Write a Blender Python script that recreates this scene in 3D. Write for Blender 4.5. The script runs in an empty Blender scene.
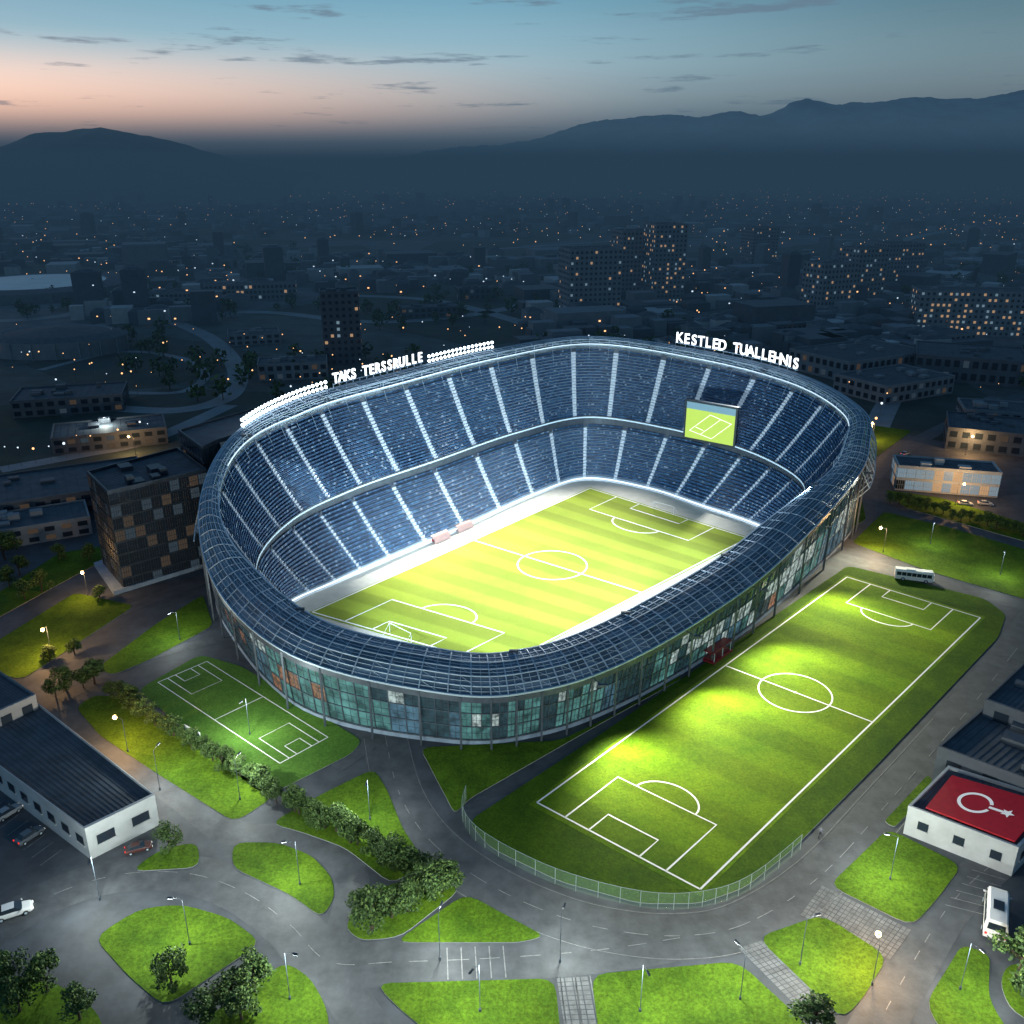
import bpy, bmesh, math, random
from mathutils import Vector, noise, Matrix
random.seed(7)
R=random.random
H=100.0; F=900.0; TH=math.atan(347/900.0); SN=math.sin(TH); CS=math.cos(TH)
def P(px,py,z=0.0):
    """image pixel cast through the camera onto the level plane at height z"""
    u=(px-512)/F; v=(py-512)/F
    dn=SN+v*CS; fw=CS-v*SN
    t=(H-z)/dn
    return Vector((u*t,fw*t,z))
scene=bpy.context.scene
# ---------------------------------------------------------------- materials
MATS={}
def mat(name,col=(.5,.5,.5),rough=.6,metal=0,emit=None,es=0,nscale=None,namt=.25,bump=0,bscale=None,sample=True):
    if name in MATS: return MATS[name]
    m=bpy.data.materials.new(name); m.use_nodes=True; nt=m.node_tree; b=nt.nodes['Principled BSDF']
    b.inputs['Base Color'].default_value=(*col,1); b.inputs['Roughness'].default_value=rough; b.inputs['Metallic'].default_value=metal
    geo=nt.nodes.new('ShaderNodeNewGeometry')
    if nscale:
        n=nt.nodes.new('ShaderNodeTexNoise'); n.inputs['Scale'].default_value=nscale; n.inputs['Detail'].default_value=8; n.inputs['Roughness'].default_value=.65
        nt.links.new(geo.outputs['Position'],n.inputs['Vector'])
        r=nt.nodes.new('ShaderNodeValToRGB'); e=r.color_ramp.elements
        e[0].position=.3; e[1].position=.7
        e[0].color=tuple(c*(1-namt) for c in col)+(1,); e[1].color=tuple(min(1,c*(1+namt)) for c in col)+(1,)
        nt.links.new(n.outputs['Fac'],r.inputs['Fac']); nt.links.new(r.outputs['Color'],b.inputs['Base Color'])
        if bump:
            n2=nt.nodes.new('ShaderNodeTexNoise'); n2.inputs['Scale'].default_value=bscale or nscale*6; n2.inputs['Detail'].default_value=4
            nt.links.new(geo.outputs['Position'],n2.inputs['Vector'])
            bp=nt.nodes.new('ShaderNodeBump'); bp.inputs['Strength'].default_value=bump; bp.inputs['Distance'].default_value=.1
            nt.links.new(n2.outputs['Fac'],bp.inputs['Height']); nt.links.new(bp.outputs['Normal'],b.inputs['Normal'])
    if emit:
        b.inputs['Emission Color'].default_value=(*emit,1); b.inputs['Emission Strength'].default_value=es
        if not sample: m.cycles.emission_sampling='NONE'
    MATS[name]=m; return m
def grass(name,c1,c2,stripes=0,scale=.12,fine=(.55,1.4),sc=(.88,1.07)):
    m=bpy.data.materials.new(name); m.use_nodes=True; nt=m.node_tree; b=nt.nodes['Principled BSDF']; L=nt.links.new
    b.inputs['Roughness'].default_value=.9; b.inputs['Specular IOR Level'].default_value=.15
    geo=nt.nodes.new('ShaderNodeNewGeometry')
    n=nt.nodes.new('ShaderNodeTexNoise'); n.inputs['Scale'].default_value=scale; n.inputs['Detail'].default_value=10; n.inputs['Roughness'].default_value=.75
    L(geo.outputs['Position'],n.inputs['Vector'])
    r=nt.nodes.new('ShaderNodeValToRGB'); e=r.color_ramp.elements; e[0].position=.35; e[1].position=.68
    e[0].color=(*c1,1); e[1].color=(*c2,1); L(n.outputs['Fac'],r.inputs['Fac'])
    f=nt.nodes.new('ShaderNodeTexNoise'); f.inputs['Scale'].default_value=2.2; f.inputs['Detail'].default_value=6; f.inputs['Roughness'].default_value=.8
    L(geo.outputs['Position'],f.inputs['Vector'])
    mr=nt.nodes.new('ShaderNodeMapRange'); mr.inputs[1].default_value=.3; mr.inputs[2].default_value=.7; mr.inputs[3].default_value=fine[0]; mr.inputs[4].default_value=fine[1]
    L(f.outputs['Fac'],mr.inputs[0])
    mx=nt.nodes.new('ShaderNodeVectorMath'); mx.operation='SCALE'; L(r.outputs['Color'],mx.inputs[0]); L(mr.outputs[0],mx.inputs['Scale'])
    out=mx.outputs[0]
    if stripes:
        uv=nt.nodes.new('ShaderNodeUVMap'); sp=nt.nodes.new('ShaderNodeSeparateXYZ'); L(uv.outputs[0],sp.inputs[0])
        a=nt.nodes.new('ShaderNodeMath'); a.operation='MULTIPLY'; a.inputs[1].default_value=stripes*math.pi; L(sp.outputs[0],a.inputs[0])
        s=nt.nodes.new('ShaderNodeMath'); s.operation='SINE'; L(a.outputs[0],s.inputs[0])
        q=nt.nodes.new('ShaderNodeMapRange'); q.inputs[1].default_value=-.3; q.inputs[2].default_value=.3; q.inputs[3].default_value=sc[0]; q.inputs[4].default_value=sc[1]
        L(s.outputs[0],q.inputs[0])
        m2=nt.nodes.new('ShaderNodeVectorMath'); m2.operation='SCALE'; L(out,m2.inputs[0]); L(q.outputs[0],m2.inputs['Scale']); out=m2.outputs[0]
    L(out,b.inputs['Base Color'])
    bp=nt.nodes.new('ShaderNodeBump'); bp.inputs['Strength'].default_value=.5; bp.inputs['Distance'].default_value=.12
    L(f.outputs['Fac'],bp.inputs['Height']); L(bp.outputs['Normal'],b.inputs['Normal'])
    return m
M_lawn=grass('lawn_grass',(.035,.08,.005),(.10,.18,.010),fine=(.4,1.6))
M_verge=grass('verge_grass',(.03,.075,.004),(.07,.13,.006))
M_court=grass('court_turf',(.06,.145,.02),(.10,.21,.03))
M_pitch=grass('pitch_turf',(.21,.275,.028),(.28,.34,.035),stripes=11,scale=.04,fine=(.85,1.12),sc=(.82,1.08))
M_train=grass('training_turf',(.06,.14,.004),(.16,.25,.008),stripes=9,scale=.035,fine=(.55,1.4),sc=(.84,1.1))
M_line=mat('white_line_paint',(.8,.8,.78),.6)
M_mark=mat('road_line_paint',(.22,.22,.23),.7,nscale=1.5,namt=.45)
M_road=mat('asphalt',(.068,.074,.085),.65,nscale=.35,namt=.35,bump=.3)
M_pave=mat('paving',(.055,.062,.075),.7,nscale=.2,namt=.4,bump=.2)
M_kerb=mat('kerb_concrete',(.24,.25,.26),.8,nscale=1,namt=.2)
M_conc=mat('stand_concrete',(.22,.29,.38),.8,nscale=.4,namt=.2)
M_white=mat('white_panel',(.7,.73,.77),.5,nscale=.5,namt=.06)
M_steel=mat('painted_steel',(.42,.52,.62),.5,.1,nscale=.7,namt=.1)
M_dsteel=mat('dark_steel',(.07,.09,.12),.5,.3,nscale=.5,namt=.3)
M_roofp=mat('roof_panel_blue',(.10,.15,.20),.5,.1,nscale=.3,namt=.35)
M_dark=mat('dark_cladding',(.03,.042,.06),.4,nscale=.6,namt=.3)
M_rub=mat('rubber',(.015,.015,.015),.8)
M_glass=mat('dark_glass',(.02,.03,.045),.08)
M_warm=mat('lit_window_warm',(.1,.08,.05),.3,emit=(1,.62,.3),es=.75,sample=False)
M_cool=mat('lit_window_cool',(.08,.1,.1),.3,emit=(.5,.8,1),es=.55,sample=False)
M_warmd=mat('dim_window_warm',(.1,.08,.05),.3,emit=(1,.6,.32),es=.45,sample=False)
M_coold=mat('dim_window_cool',(.08,.1,.1),.3,emit=(.5,.75,.95),es=.3,sample=False)
M_warmo=mat('office_window_warm',(.03,.035,.04),.15,emit=(1,.66,.42),es=.045,sample=False)
M_coolo=mat('office_window_cool',(.03,.04,.05),.15,emit=(.45,.7,.95),es=.05,sample=False)
M_lamp=mat('lamp_warm_glow',(1,.8,.5),.4,emit=(1,.6,.22),es=30,sample=False)
M_bulb=mat('flood_bulb',(1,1,1),.4,emit=(.8,.93,1),es=6,sample=False)
M_led=mat('led_strip',(1,1,1),.4,emit=(.8,.95,1),es=1.3,sample=False)
M_rim=mat('rim_light',(1,1,1),.4,emit=(.7,.9,1),es=.9,sample=False)
M_letter=mat('letter_glow',(1,1,1),.4,emit=(.9,.95,1),es=1.8,sample=False)
M_red=mat('red_panel',(.42,.01,.025),.5,nscale=.8,namt=.15)
M_bark=mat('bark',(.05,.035,.025),.9)
# ---------------------------------------------------------------- mesh builder
class MB:
    def __init__(s): s.v=[];s.f=[];s.m=[];s.uv=[]
    def poly(s,pts,mi=0,uv=None):
        n=len(s.v); s.v+= [tuple(p) for p in pts]; s.f.append(tuple(range(n,n+len(pts)))); s.m.append(mi)
        s.uv += (uv if uv else [(0,0)]*len(pts))
    def hexa(s,b,t,mi=0,cap=True,topm=None):
        n=len(b)
        for i in range(n):
            j=(i+1)%n; s.poly([b[i],b[j],t[j],t[i]],mi)
        if cap: s.poly(t,mi if topm is None else topm); s.poly(b[::-1],mi)
    def box(s,c,sz,rz=0,mi=0,taper=1.0):
        c=Vector(c); x=Vector((math.cos(rz),math.sin(rz),0))*sz[0]/2; y=Vector((-math.sin(rz),math.cos(rz),0))*sz[1]/2; z=Vector((0,0,sz[2]/2))
        b=[c-x-y-z,c+x-y-z,c+x+y-z,c-x+y-z]; t=[c+(-x-y)*taper+z,c+(x-y)*taper+z,c+(x+y)*taper+z,c+(-x+y)*taper+z]
        s.hexa(b,t,mi)
    def beam(s,p,q,w,mi=0,n=4,w2=None):
        p=Vector(p);q=Vector(q); d=(q-p)
        if d.length<1e-6: return
        d.normalize(); a=d.cross(Vector((0,0,1)))
        if a.length<.05: a=Vector((1,0,0))
        a.normalize(); c=d.cross(a); w2=w if w2 is None else w2
        A=[];B=[]
        for i in range(n):
            t=2*math.pi*(i+.5)/n; o=a*math.cos(t)+c*math.sin(t)
            A.append(p+o*w);B.append(q+o*w2)
        s.hexa(A,B,mi)
    def tube(s,pts,w,mi=0,closed=True):
        n=len(pts)
        for i in range(n if closed else n-1): s.beam(pts[i],pts[(i+1)%n],w,mi)
    def ball(s,c,r,mi=0,seg=8,rg=5):
        c=Vector(c)
        def q(i,j):
            a=math.pi*i/rg;b=2*math.pi*j/seg
            return c+Vector((math.sin(a)*math.cos(b),math.sin(a)*math.sin(b),math.cos(a)))*r
        for i in range(rg):
            for j in range(seg): s.poly([q(i,j),q(i+1,j),q(i+1,j+1),q(i,j+1)],mi)
    def cyl(s,c,axis,r,h,mi=0,n=14):
        c=Vector(c);axis=Vector(axis).normalized(); s.beam(c-axis*h/2,c+axis*h/2,r,mi,n)
    def obj(s,name,mats,parent=None,smooth=False,merge=False):
        me=bpy.data.meshes.new(name); me.from_pydata(s.v,[],s.f)
        for m in mats: me.materials.append(m)
        me.polygons.foreach_set('material_index',s.m)
        ul=me.uv_layers.new(name='UVMap'); ul.data.foreach_set('uv',[c for u in s.uv for c in u])
        if merge:
            bm=bmesh.new(); bm.from_mesh(me); bmesh.ops.remove_doubles(bm,verts=bm.verts,dist=.001); bm.to_mesh(me); bm.free()
        me.update()
        if smooth: me.polygons.foreach_set('use_smooth',[True]*len(me.polygons))
        o=bpy.data.objects.new(name,me); scene.collection.objects.link(o)
        if parent: o.parent=parent
        return o
def empty(name,loc=(0,0,0),rz=0):
    o=bpy.data.objects.new(name,None); o.location=loc; o.rotation_euler=(0,0,rz); o.empty_display_size=1; scene.collection.objects.link(o); return o
def cr(p0,p1,p2,p3,t):
    return .5*((2*p1)+(-p0+p2)*t+(2*p0-5*p1+4*p2-p3)*t*t+(-p0+3*p1-3*p2+p3)*t**3)
def curve(ctrl,n,closed=False):
    C=[Vector(c) for c in ctrl]; N=len(C); out=[]
    for i in range(N if closed else N-1):
        g=lambda k:(C[k%N] if closed else C[max(0,min(N-1,k))])
        for j in range(n): out.append(cr(g(i-1),g(i),g(i+1),g(i+2),j/n))
    if not closed: out.append(C[-1])
    return out
def ribbon(mb,pts,w,z,mi=0,closed=False,dash=None):
    n=len(pts); L=[];Rr=[]
    for i in range(n):
        a=pts[(i-1)%n] if (closed or i>0) else pts[i]; b=pts[(i+1)%n] if (closed or i<n-1) else pts[i]
        d=Vector((b[0]-a[0],b[1]-a[1],0)).normalized(); nn=Vector((-d.y,d.x,0))*w/2; p=Vector((pts[i][0],pts[i][1],z))
        L.append(p+nn);Rr.append(p-nn)
    acc=0
    for i in range(n if closed else n-1):
        j=(i+1)%n; l=(Vector(pts[j][:2])-Vector(pts[i][:2])).length
        if dash is None or (acc%(dash*2))<dash: mb.poly([L[i],Rr[i],Rr[j],L[j]],mi)
        acc+=l
# ---------------------------------------------------------------- camera
cam=bpy.data.cameras.new('camera'); co=bpy.data.objects.new('camera',cam); scene.collection.objects.link(co)
co.location=(0,0,H); co.rotation_euler=(math.pi/2-TH,0,0); cam.sensor_width=36; cam.lens=36*F/1024; cam.clip_end=40000; cam.clip_start=1
scene.camera=co
scene.view_settings.view_transform='Standard'; scene.view_settings.look='None'; scene.view_settings.exposure=0
# ---------------------------------------------------------------- sky
w=bpy.data.worlds.new('World'); scene.world=w; w.use_nodes=True; nt=w.node_tree; L=nt.links.new; bg=nt.nodes['Background']
tc=nt.nodes.new('ShaderNodeTexCoord'); sp=nt.nodes.new('ShaderNodeSeparateXYZ'); L(tc.outputs['Generated'],sp.inputs[0])
rp=nt.nodes.new('ShaderNodeValToRGB'); cr_=rp.color_ramp; e=cr_.elements
mz=nt.nodes.new('ShaderNodeMath'); mz.operation='MULTIPLY_ADD'; mz.inputs[1].default_value=.5; mz.inputs[2].default_value=.5; L(sp.outputs[2],mz.inputs[0]); L(mz.outputs[0],rp.inputs['Fac'])
e[0].position=0; e[0].color=(.01,.02,.03,1); e[1].position=1; e[1].color=(.05,.13,.26,1)
for p_,c_ in ((.499,(.16,.24,.32)),(.515,(.26,.37,.45)),(.53,(.37,.5,.56)),(.548,(.31,.5,.6)),(.578,(.15,.36,.5)),(.65,(.07,.19,.33))):
    q=e.new(p_); q.color=(*c_,1)
def mrange(src,a,b,c,d):
    m=nt.nodes.new('ShaderNodeMapRange'); m.inputs[1].default_value=a;m.inputs[2].default_value=b;m.inputs[3].default_value=c;m.inputs[4].default_value=d; m.interpolation_type='SMOOTHSTEP'; L(src,m.inputs[0]); return m.outputs[0]
def mul(a,b):
    m=nt.nodes.new('ShaderNodeMath'); m.operation='MULTIPLY'; L(a,m.inputs[0]); L(b,m.inputs[1]); return m.outputs[0]
side=mrange(sp.outputs[0],-.1,.5,1,.5)
sc=nt.nodes.new('ShaderNodeVectorMath'); sc.operation='SCALE'; L(rp.outputs['Color'],sc.inputs[0]); L(side,sc.inputs['Scale'])
left=mrange(sp.outputs[0],.2,-.55,0,1); band=mul(mrange(sp.outputs[2],.04,.12,1,0),mrange(sp.outputs[2],.01,.05,.3,1)); fr=mrange(sp.outputs[1],0,.5,0,1)
glow=mul(mul(left,band),fr)
sg=nt.nodes.new('ShaderNodeVectorMath'); sg.operation='SCALE'; sg.inputs[0].default_value=(1.3,.55,.22); L(glow,sg.inputs['Scale'])
ad=nt.nodes.new('ShaderNodeVectorMath'); ad.operation='ADD'; L(sc.outputs[0],ad.inputs[0]); L(sg.outputs[0],ad.inputs[1])
mp=nt.nodes.new('ShaderNodeMapping'); mp.inputs['Scale'].default_value=(5,5,48); L(tc.outputs['Generated'],mp.inputs[0])
cn=nt.nodes.new('ShaderNodeTexNoise'); cn.inputs['Scale'].default_value=1.6; cn.inputs['Detail'].default_value=8; cn.inputs['Roughness'].default_value=.6; L(mp.outputs[0],cn.inputs['Vector'])
cf=mul(mrange(cn.outputs['Fac'],.57,.68,0,.75),mrange(sp.outputs[2],.02,.05,0,1))
mixc=nt.nodes.new('ShaderNodeMix'); mixc.data_type='RGBA'; L(cf,mixc.inputs[0]); L(ad.outputs[0],mixc.inputs[6]); mixc.inputs[7].default_value=(.12,.19,.27,1)
sky=nt.nodes.new('ShaderNodeTexSky'); sky.sky_type='NISHITA'; sky.sun_disc=False; sky.sun_elevation=math.radians(1); sky.sun_rotation=math.radians(-40)
ss=nt.nodes.new('ShaderNodeVectorMath'); ss.operation='SCALE'; L(sky.outputs[0],ss.inputs[0]); ss.inputs['Scale'].default_value=.01
a2=nt.nodes.new('ShaderNodeVectorMath'); a2.operation='ADD'; L(mixc.outputs[2],a2.inputs[0]); L(ss.outputs[0],a2.inputs[1])
L(a2.outputs[0],bg.inputs['Color']); bg.inputs['Strength'].default_value=1.0
sun=bpy.data.lights.new('sun','SUN'); sun.energy=.12; sun.angle=math.radians(12); sun.color=(1,.75,.6)
so=bpy.data.objects.new('sun',sun); scene.collection.objects.link(so); so.rotation_euler=Vector((.64,-.75,-.2)).to_track_quat('-Z','Y').to_euler()
# evening mist layers over the plain
def mist(name,c,s,sg,col,rad):
    mm=bpy.data.materials.new(name); mm.use_nodes=True; n_=mm.node_tree; n_.nodes.clear()
    o_=n_.nodes.new('ShaderNodeOutputMaterial'); va=n_.nodes.new('ShaderNodeVolumeAbsorption'); ve=n_.nodes.new('ShaderNodeEmission'); vs=n_.nodes.new('ShaderNodeAddShader')
    va.inputs['Density'].default_value=sg; va.inputs['Color'].default_value=(0,0,0,1)
    ve.inputs['Color'].default_value=(*col,1); ve.inputs['Strength'].default_value=rad*sg
    n_.links.new(va.outputs[0],vs.inputs[0]); n_.links.new(ve.outputs[0],vs.inputs[1]); n_.links.new(vs.outputs[0],o_.inputs['Volume'])
    mb=MB(); mb.box(c,s); mb.obj(name,[mm],merge=True)
mist('evening_mist',(0,6350,62),(26000,12000,140),1/1200,(.24,.58,1),.078)
mist('high_haze',(0,7100,175),(25000,10000,362),1/4500,(.3,.6,.9),.19)
# ---------------------------------------------------------------- ground
def ground_mat():
    m=bpy.data.materials.new('ground'); m.use_nodes=True; nt=m.node_tree; b=nt.nodes['Principled BSDF']; L=nt.links.new; b.inputs['Roughness'].default_value=.85
    g=nt.nodes.new('ShaderNodeNewGeometry')
    v=nt.nodes.new('ShaderNodeTexVoronoi'); v.inputs['Scale'].default_value=.009; L(g.outputs['Position'],v.inputs['Vector'])
    r=nt.nodes.new('ShaderNodeValToRGB'); r.color_ramp.interpolation='CONSTANT'; e=r.color_ramp.elements; e[0].color=(.03,.045,.04,1); e[1].position=.75; e[1].color=(.10,.115,.13,1)
    for p,c in ((.25,(.06,.075,.075)),(.5,(.025,.04,.03))):
        q=e.new(p); q.color=(*c,1)
    s=nt.nodes.new('ShaderNodeSeparateColor'); L(v.outputs['Color'],s.inputs[0]); L(s.outputs[0],r.inputs['Fac'])
    n=nt.nodes.new('ShaderNodeTexNoise'); n.inputs['Scale'].default_value=.05; n.inputs['Detail'].default_value=10; n.inputs['Roughness'].default_value=.7; L(g.outputs['Position'],n.inputs['Vector'])
    mr=nt.nodes.new('ShaderNodeMapRange'); mr.inputs[1].default_value=.3; mr.inputs[2].default_value=.7; mr.inputs[3].default_value=.5; mr.inputs[4].default_value=1.6; L(n.outputs['Fac'],mr.inputs[0])
    x=nt.nodes.new('ShaderNodeVectorMath'); x.operation='SCALE'; L(r.outputs['Color'],x.inputs[0]); L(mr.outputs[0],x.inputs['Scale']); L(x.outputs[0],b.inputs['Base Color'])
    return m
mb=MB(); mb.poly([(-12000,-300,0),(12000,-300,0),(12000,12000,0),(-12000,12000,0)]); mb.obj('ground',[ground_mat()])
mb=MB(); mb.poly([P(-250,1250,.01),P(1300,1250,.01),P(1250,620,.01),P(1100,470,.01),P(880,430,.01),P(150,470,.01),P(-60,570,.01),P(-200,700,.01)]); mb.obj('pavement',[M_pave])
# ---------------------------------------------------------------- roads
roads=[([(385,735),(398,790),(425,835),(470,873),(530,905),(600,928),(680,936),(750,922),(825,872),(895,795),(960,720),(1012,655),(1060,590)],8.5,1),
([(-60,965),(0,925),(60,892),(125,874),(190,874),(245,893),(290,925),(330,962),(400,962),(500,958),(600,950),(680,938)],7.5,1),
([(20,690),(100,742),(180,795),(232,832),(290,836),(335,852),(352,890),(345,930),(330,965),(350,1000),(400,1080)],5.5,0),
([(1060,810),(1000,858),(950,905),(900,985),(860,1060)],6,1),
([(835,555),(930,580),(1024,606),(1100,625)],5.5,0),
([(845,545),(866,510),(870,480),(900,452),(960,420),(1060,380)],6.5,0),
([(-60,720),(40,652),(120,612),(205,580)],4.5,0),
([(60,700),(140,660),(215,640)],3.5,0),
([(330,765),(375,735)],6,0)]
mb=MB(); mk=MB()
for i,(c,wd,m) in enumerate(roads):
    pts=curve([P(*q)for q in c],10)
    ribbon(mb,pts,wd,.02+.004*i)
    if m: ribbon(mk,pts,.11,.065,dash=2.5)
    for sgn in (-1,1):
        e_=[]
        for k in range(len(pts)):
            a=pts[max(0,k-1)];b=pts[min(len(pts)-1,k+1)]; dd=(b-a).normalized(); e_.append(pts[k]+Vector((-dd.y,dd.x,0))*sgn*(wd/2-.3))
        if i==0: ribbon(mk,e_[:100],.08,.065)
def hatch(a,b,c,d,n,w=.25):
    a,b,c,d=[P(*q) for q in (a,b,c,d)]
    for i in range(n+1):
        t=i/n; ribbon(mk,[a.lerp(b,t),d.lerp(c,t)],w,.07)
hatch((447,948),(503,946),(506,978),(448,980),4,.14)
hatch((560,978),(590,976),(598,1024),(566,1024),2,.12)
hatch((945,905),(972,870),(1005,880),(985,915),5,.12)
hatch((5,800),(62,850),(40,866),(-15,815),7,.12)
mb.obj('road',[M_road]); mk.obj('road_marking',[M_mark])
def slabs(q,n,m):
    a,b,c,d=[P(*k,.07) for k in q]; mbk=MB()
    for i in range(n):
        for j in range(m):
            f=lambda s,t:a.lerp(b,s).lerp(d.lerp(c,s),t)
            s0,s1=(i+.08)/n,(i+.92)/n; t0,t1=(j+.08)/m,(j+.92)/m
            mbk.poly([f(s0,t0),f(s1,t0),f(s1,t1),f(s0,t1)],0)
    mbk.obj('paved_path',[mat('slab',(.13,.135,.145),.7,nscale=.7,namt=.4)])
slabs([(822,885),(912,930),(890,960),(800,915)],20,9)
slabs([(738,948),(762,940),(838,1010),(812,1022)],5,20)
slabs([(556,978),(588,976),(600,1040),(566,1040)],4,13)
# ---------------------------------------------------------------- lawns
lawns=[[(98,668),(155,625),(203,595),(213,626),(150,660),(112,676)],
[(76,708),(95,695),(125,699),(200,740),(268,788),(270,800),(235,823),(160,776),(100,736)],
[(270,824),(325,793),(374,769),(388,792),(402,828),(426,864),(392,885),(345,848),(300,832)],
[(233,843),(278,843),(312,856),(332,878),(335,898),(322,918),(290,895),(232,868)],
[(94,938),(140,909),(182,905),(228,918),(262,943),(165,1008),(128,976)],
[(205,1040),(205,1020),(285,962),(310,978),(328,1010),(330,1050)],
[(-20,1010),(20,975),(60,985),(98,1012),(110,1050),(-20,1080)],
[(345,928),(360,900),(388,885),(430,878),(462,889),(400,938),(360,941)],
[(394,943),(466,894),(545,937),(520,943)],
[(375,984),(555,979),(562,1050),(450,1050),(400,1010)],
[(591,975),(738,962),(812,1030),(815,1060),(602,1060)],
[(757,938),(822,915),(888,957),(862,1000),(842,1020)],
[(829,886),(888,829),(962,866),(935,902),(912,927)],
[(925,1005),(962,945),(990,955),(988,1000),(1020,1050),(960,1060)],
[(884,822),(928,775),(936,786),(894,828)],
[(130,872),(160,850),(198,842),(200,868)],
[(420,748),(560,741),(612,716),(680,676),(680,680),(590,730),(468,800),(455,815)],
[(852,543),(884,512),(950,528),(1060,560),(1060,610),(930,572)],
[(884,490),(940,498),(1040,528),(1040,546),(905,508)],
[(862,424),(912,431),(870,462)],
[(-20,652),(75,593),(135,606),(50,662),(22,680),(-20,670)],
[(-20,605),(60,553),(115,545),(105,560),(60,584),(-20,628)],
[(850,505),(862,500),(866,520),(848,530)],
[(1010,1010),(1000,985),(1006,966),(1060,958),(1060,1040)]]
def island(name,pl,gm,kw=.35,smooth=3,z=.12):
    n=len(pl); pts=[]
    W=[P(*q) for q in pl]
    for i in range(n):
        a,b,c=W[i-1],W[i],W[(i+1)%n]; r=min(2.2,(a-b).length*.4,(c-b).length*.4)
        p=b+(a-b).normalized()*r; q=b+(c-b).normalized()*r
        for k in range(smooth+1):
            t=k/smooth; pts.append((p*(1-t)**2+b*2*t*(1-t)+q*t*t))
    me=bpy.data.meshes.new(name); bm=bmesh.new()
    f=bm.faces.new([bm.verts.new((p.x,p.y,z)) for p in pts]); f.normal_update()
    if f.normal.z<0: f.normal_flip()
    inner=f
    r_=bmesh.ops.inset_region(bm,faces=[f],thickness=kw,depth=0)
    for g in r_['faces']: g.material_index=1
    be=[e for e in bm.edges if e.is_boundary]
    ex=bmesh.ops.extrude_edge_only(bm,edges=be)
    for v in [g for g in ex['geom'] if isinstance(g,bmesh.types.BMVert)]: v.co.z=0
    for g in bm.faces:
        if abs(g.normal.z)<.5 or any(v.co.z==0 for v in g.verts): g.material_index=1
    for v in inner.verts: v.co.z=z+.02
    bmesh.ops.triangulate(bm,faces=[inner])
    bm.to_mesh(me); bm.free(); me.materials.append(gm); me.materials.append(M_kerb)
    o=bpy.data.objects.new(name,me); scene.collection.objects.link(o); return o
for l in lawns: island('lawn',l,M_lawn)
island('training_court',[(138,690),(200,655),(242,667),(362,741),(352,754),(272,794),(255,790)],M_court,.4)
def bil(q):
    q=[Vector((p.x,p.y,0)) for p in q]
    def f(s,t):
        a=(s+1)/2;b=(t+1)/2
        return q[0].lerp(q[1],a).lerp(q[3].lerp(q[2],a),b)
    return f
def lines(name,f,LX,LY,z,w,parent=None,rc=9.15,half=True,pd=14):
    mb=MB(); hx,hy=LX/2,LY/2
    g=lambda x,y:f(x/hx,y/hy)
    def rib(p,closed=False): ribbon(mb,[g(*q) for q in p],w,z,0,closed)
    def seg(a,b,n=12): return [(a[0]+(b[0]-a[0])*i/n,a[1]+(b[1]-a[1])*i/n) for i in range(n+1)]
    for a,b in (((-hx,-hy),(hx,-hy)),((hx,-hy),(hx,hy)),((hx,hy),(-hx,hy)),((-hx,hy),(-hx,-hy))): rib(seg(a,b))
    C=g(0,0)
    if half: rib(seg((0,-hy),(0,hy)))
    if rc:
        circ=[C+Vector((math.cos(t)*rc,math.sin(t)*rc,0)) for t in [2*math.pi*i/56 for i in range(56)]]
        ribbon(mb,circ,w,z+.004,0,True)
        ribbon(mb,[C+Vector((-.3,0,0)),C+Vector((.3,0,0))],.6,z+.008)
    for s in (-1,1):
        pw=min(20.1,hy*.62); gw=pw*.5; gd=min(5.,pd*.4); ra=(rc or 4)
        rib([(s*hx,-pw),(s*(hx-pd),-pw),(s*(hx-pd),pw),(s*hx,pw)])
        rib([(s*hx,-gw),(s*(hx-gd),-gw),(s*(hx-gd),gw),(s*hx,gw)])
        if rc: rib([(s*(hx-pd)-s*ra*.62*math.sin(math.pi*i/16),ra*.8*math.cos(math.pi*i/16)) for i in range(17)])
    o=mb.obj(name,[M_line],parent); return o
def goal(f,LX,s,parent=None):
    mb=MB(); a=f(s,0); d=(f(s,0)-f(s*.9,0)).normalized(); n=Vector((-d.y,d.x,0))
    pts=[a+n*3.66,a-n*3.66]
    for p in pts:
        mb.beam(p,p+Vector((0,0,2.5)),.06,0,6); mb.beam(p+Vector((0,0,2.5)),p+d*2.2,.03,0,6); mb.beam(p,p+d*2.2,.03,0,6)
    mb.beam(pts[0]+Vector((0,0,2.5)),pts[1]+Vector((0,0,2.5)),.06,0,6); mb.beam(pts[0]+d*2.2,pts[1]+d*2.2,.03,0,6)
    mb.obj('football_goal',[M_white],parent)
def field(name,f,m,z,ext=1.03,nx=30,ny=8,ext2=None):
    mb=MB(); ey=ext2 or ext
    for i in range(nx):
        for j in range(ny):
            c=[(i/nx,j/ny),((i+1)/nx,j/ny),((i+1)/nx,(j+1)/ny),(i/nx,(j+1)/ny)]
            mb.poly([f((a*2-1)*ext,(b*2-1)*ey)+Vector((0,0,z)) for a,b in c],0,[(a*2-1,b*2-1) for a,b in c])
    return mb.obj(name,[m])
cf_=bil([P(158,683),P(280,764),P(328,738),P(207,662)])
lines('court_line',cf_,36,20,.17,.2,rc=0,half=True,pd=8)
# training pitch
island('training_pitch_verge',[(468,822),(600,735),(848,566),(985,599),(1006,615),(998,638),(880,762),(790,852),(745,888),(700,904),(640,904),(560,882),(490,848)],M_verge,.5,8)
tq=[Vector((4.2,123.4,0)),Vector((87,212,0)),Vector((110.7,189.5,0)),Vector((27.8,104,0))]
tf=bil(tq); field('training_pitch',tf,M_train,.16,1.02,ext2=1.05)
lines('pitch_line',tf,118,31,.19,.32,rc=7.2)
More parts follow.
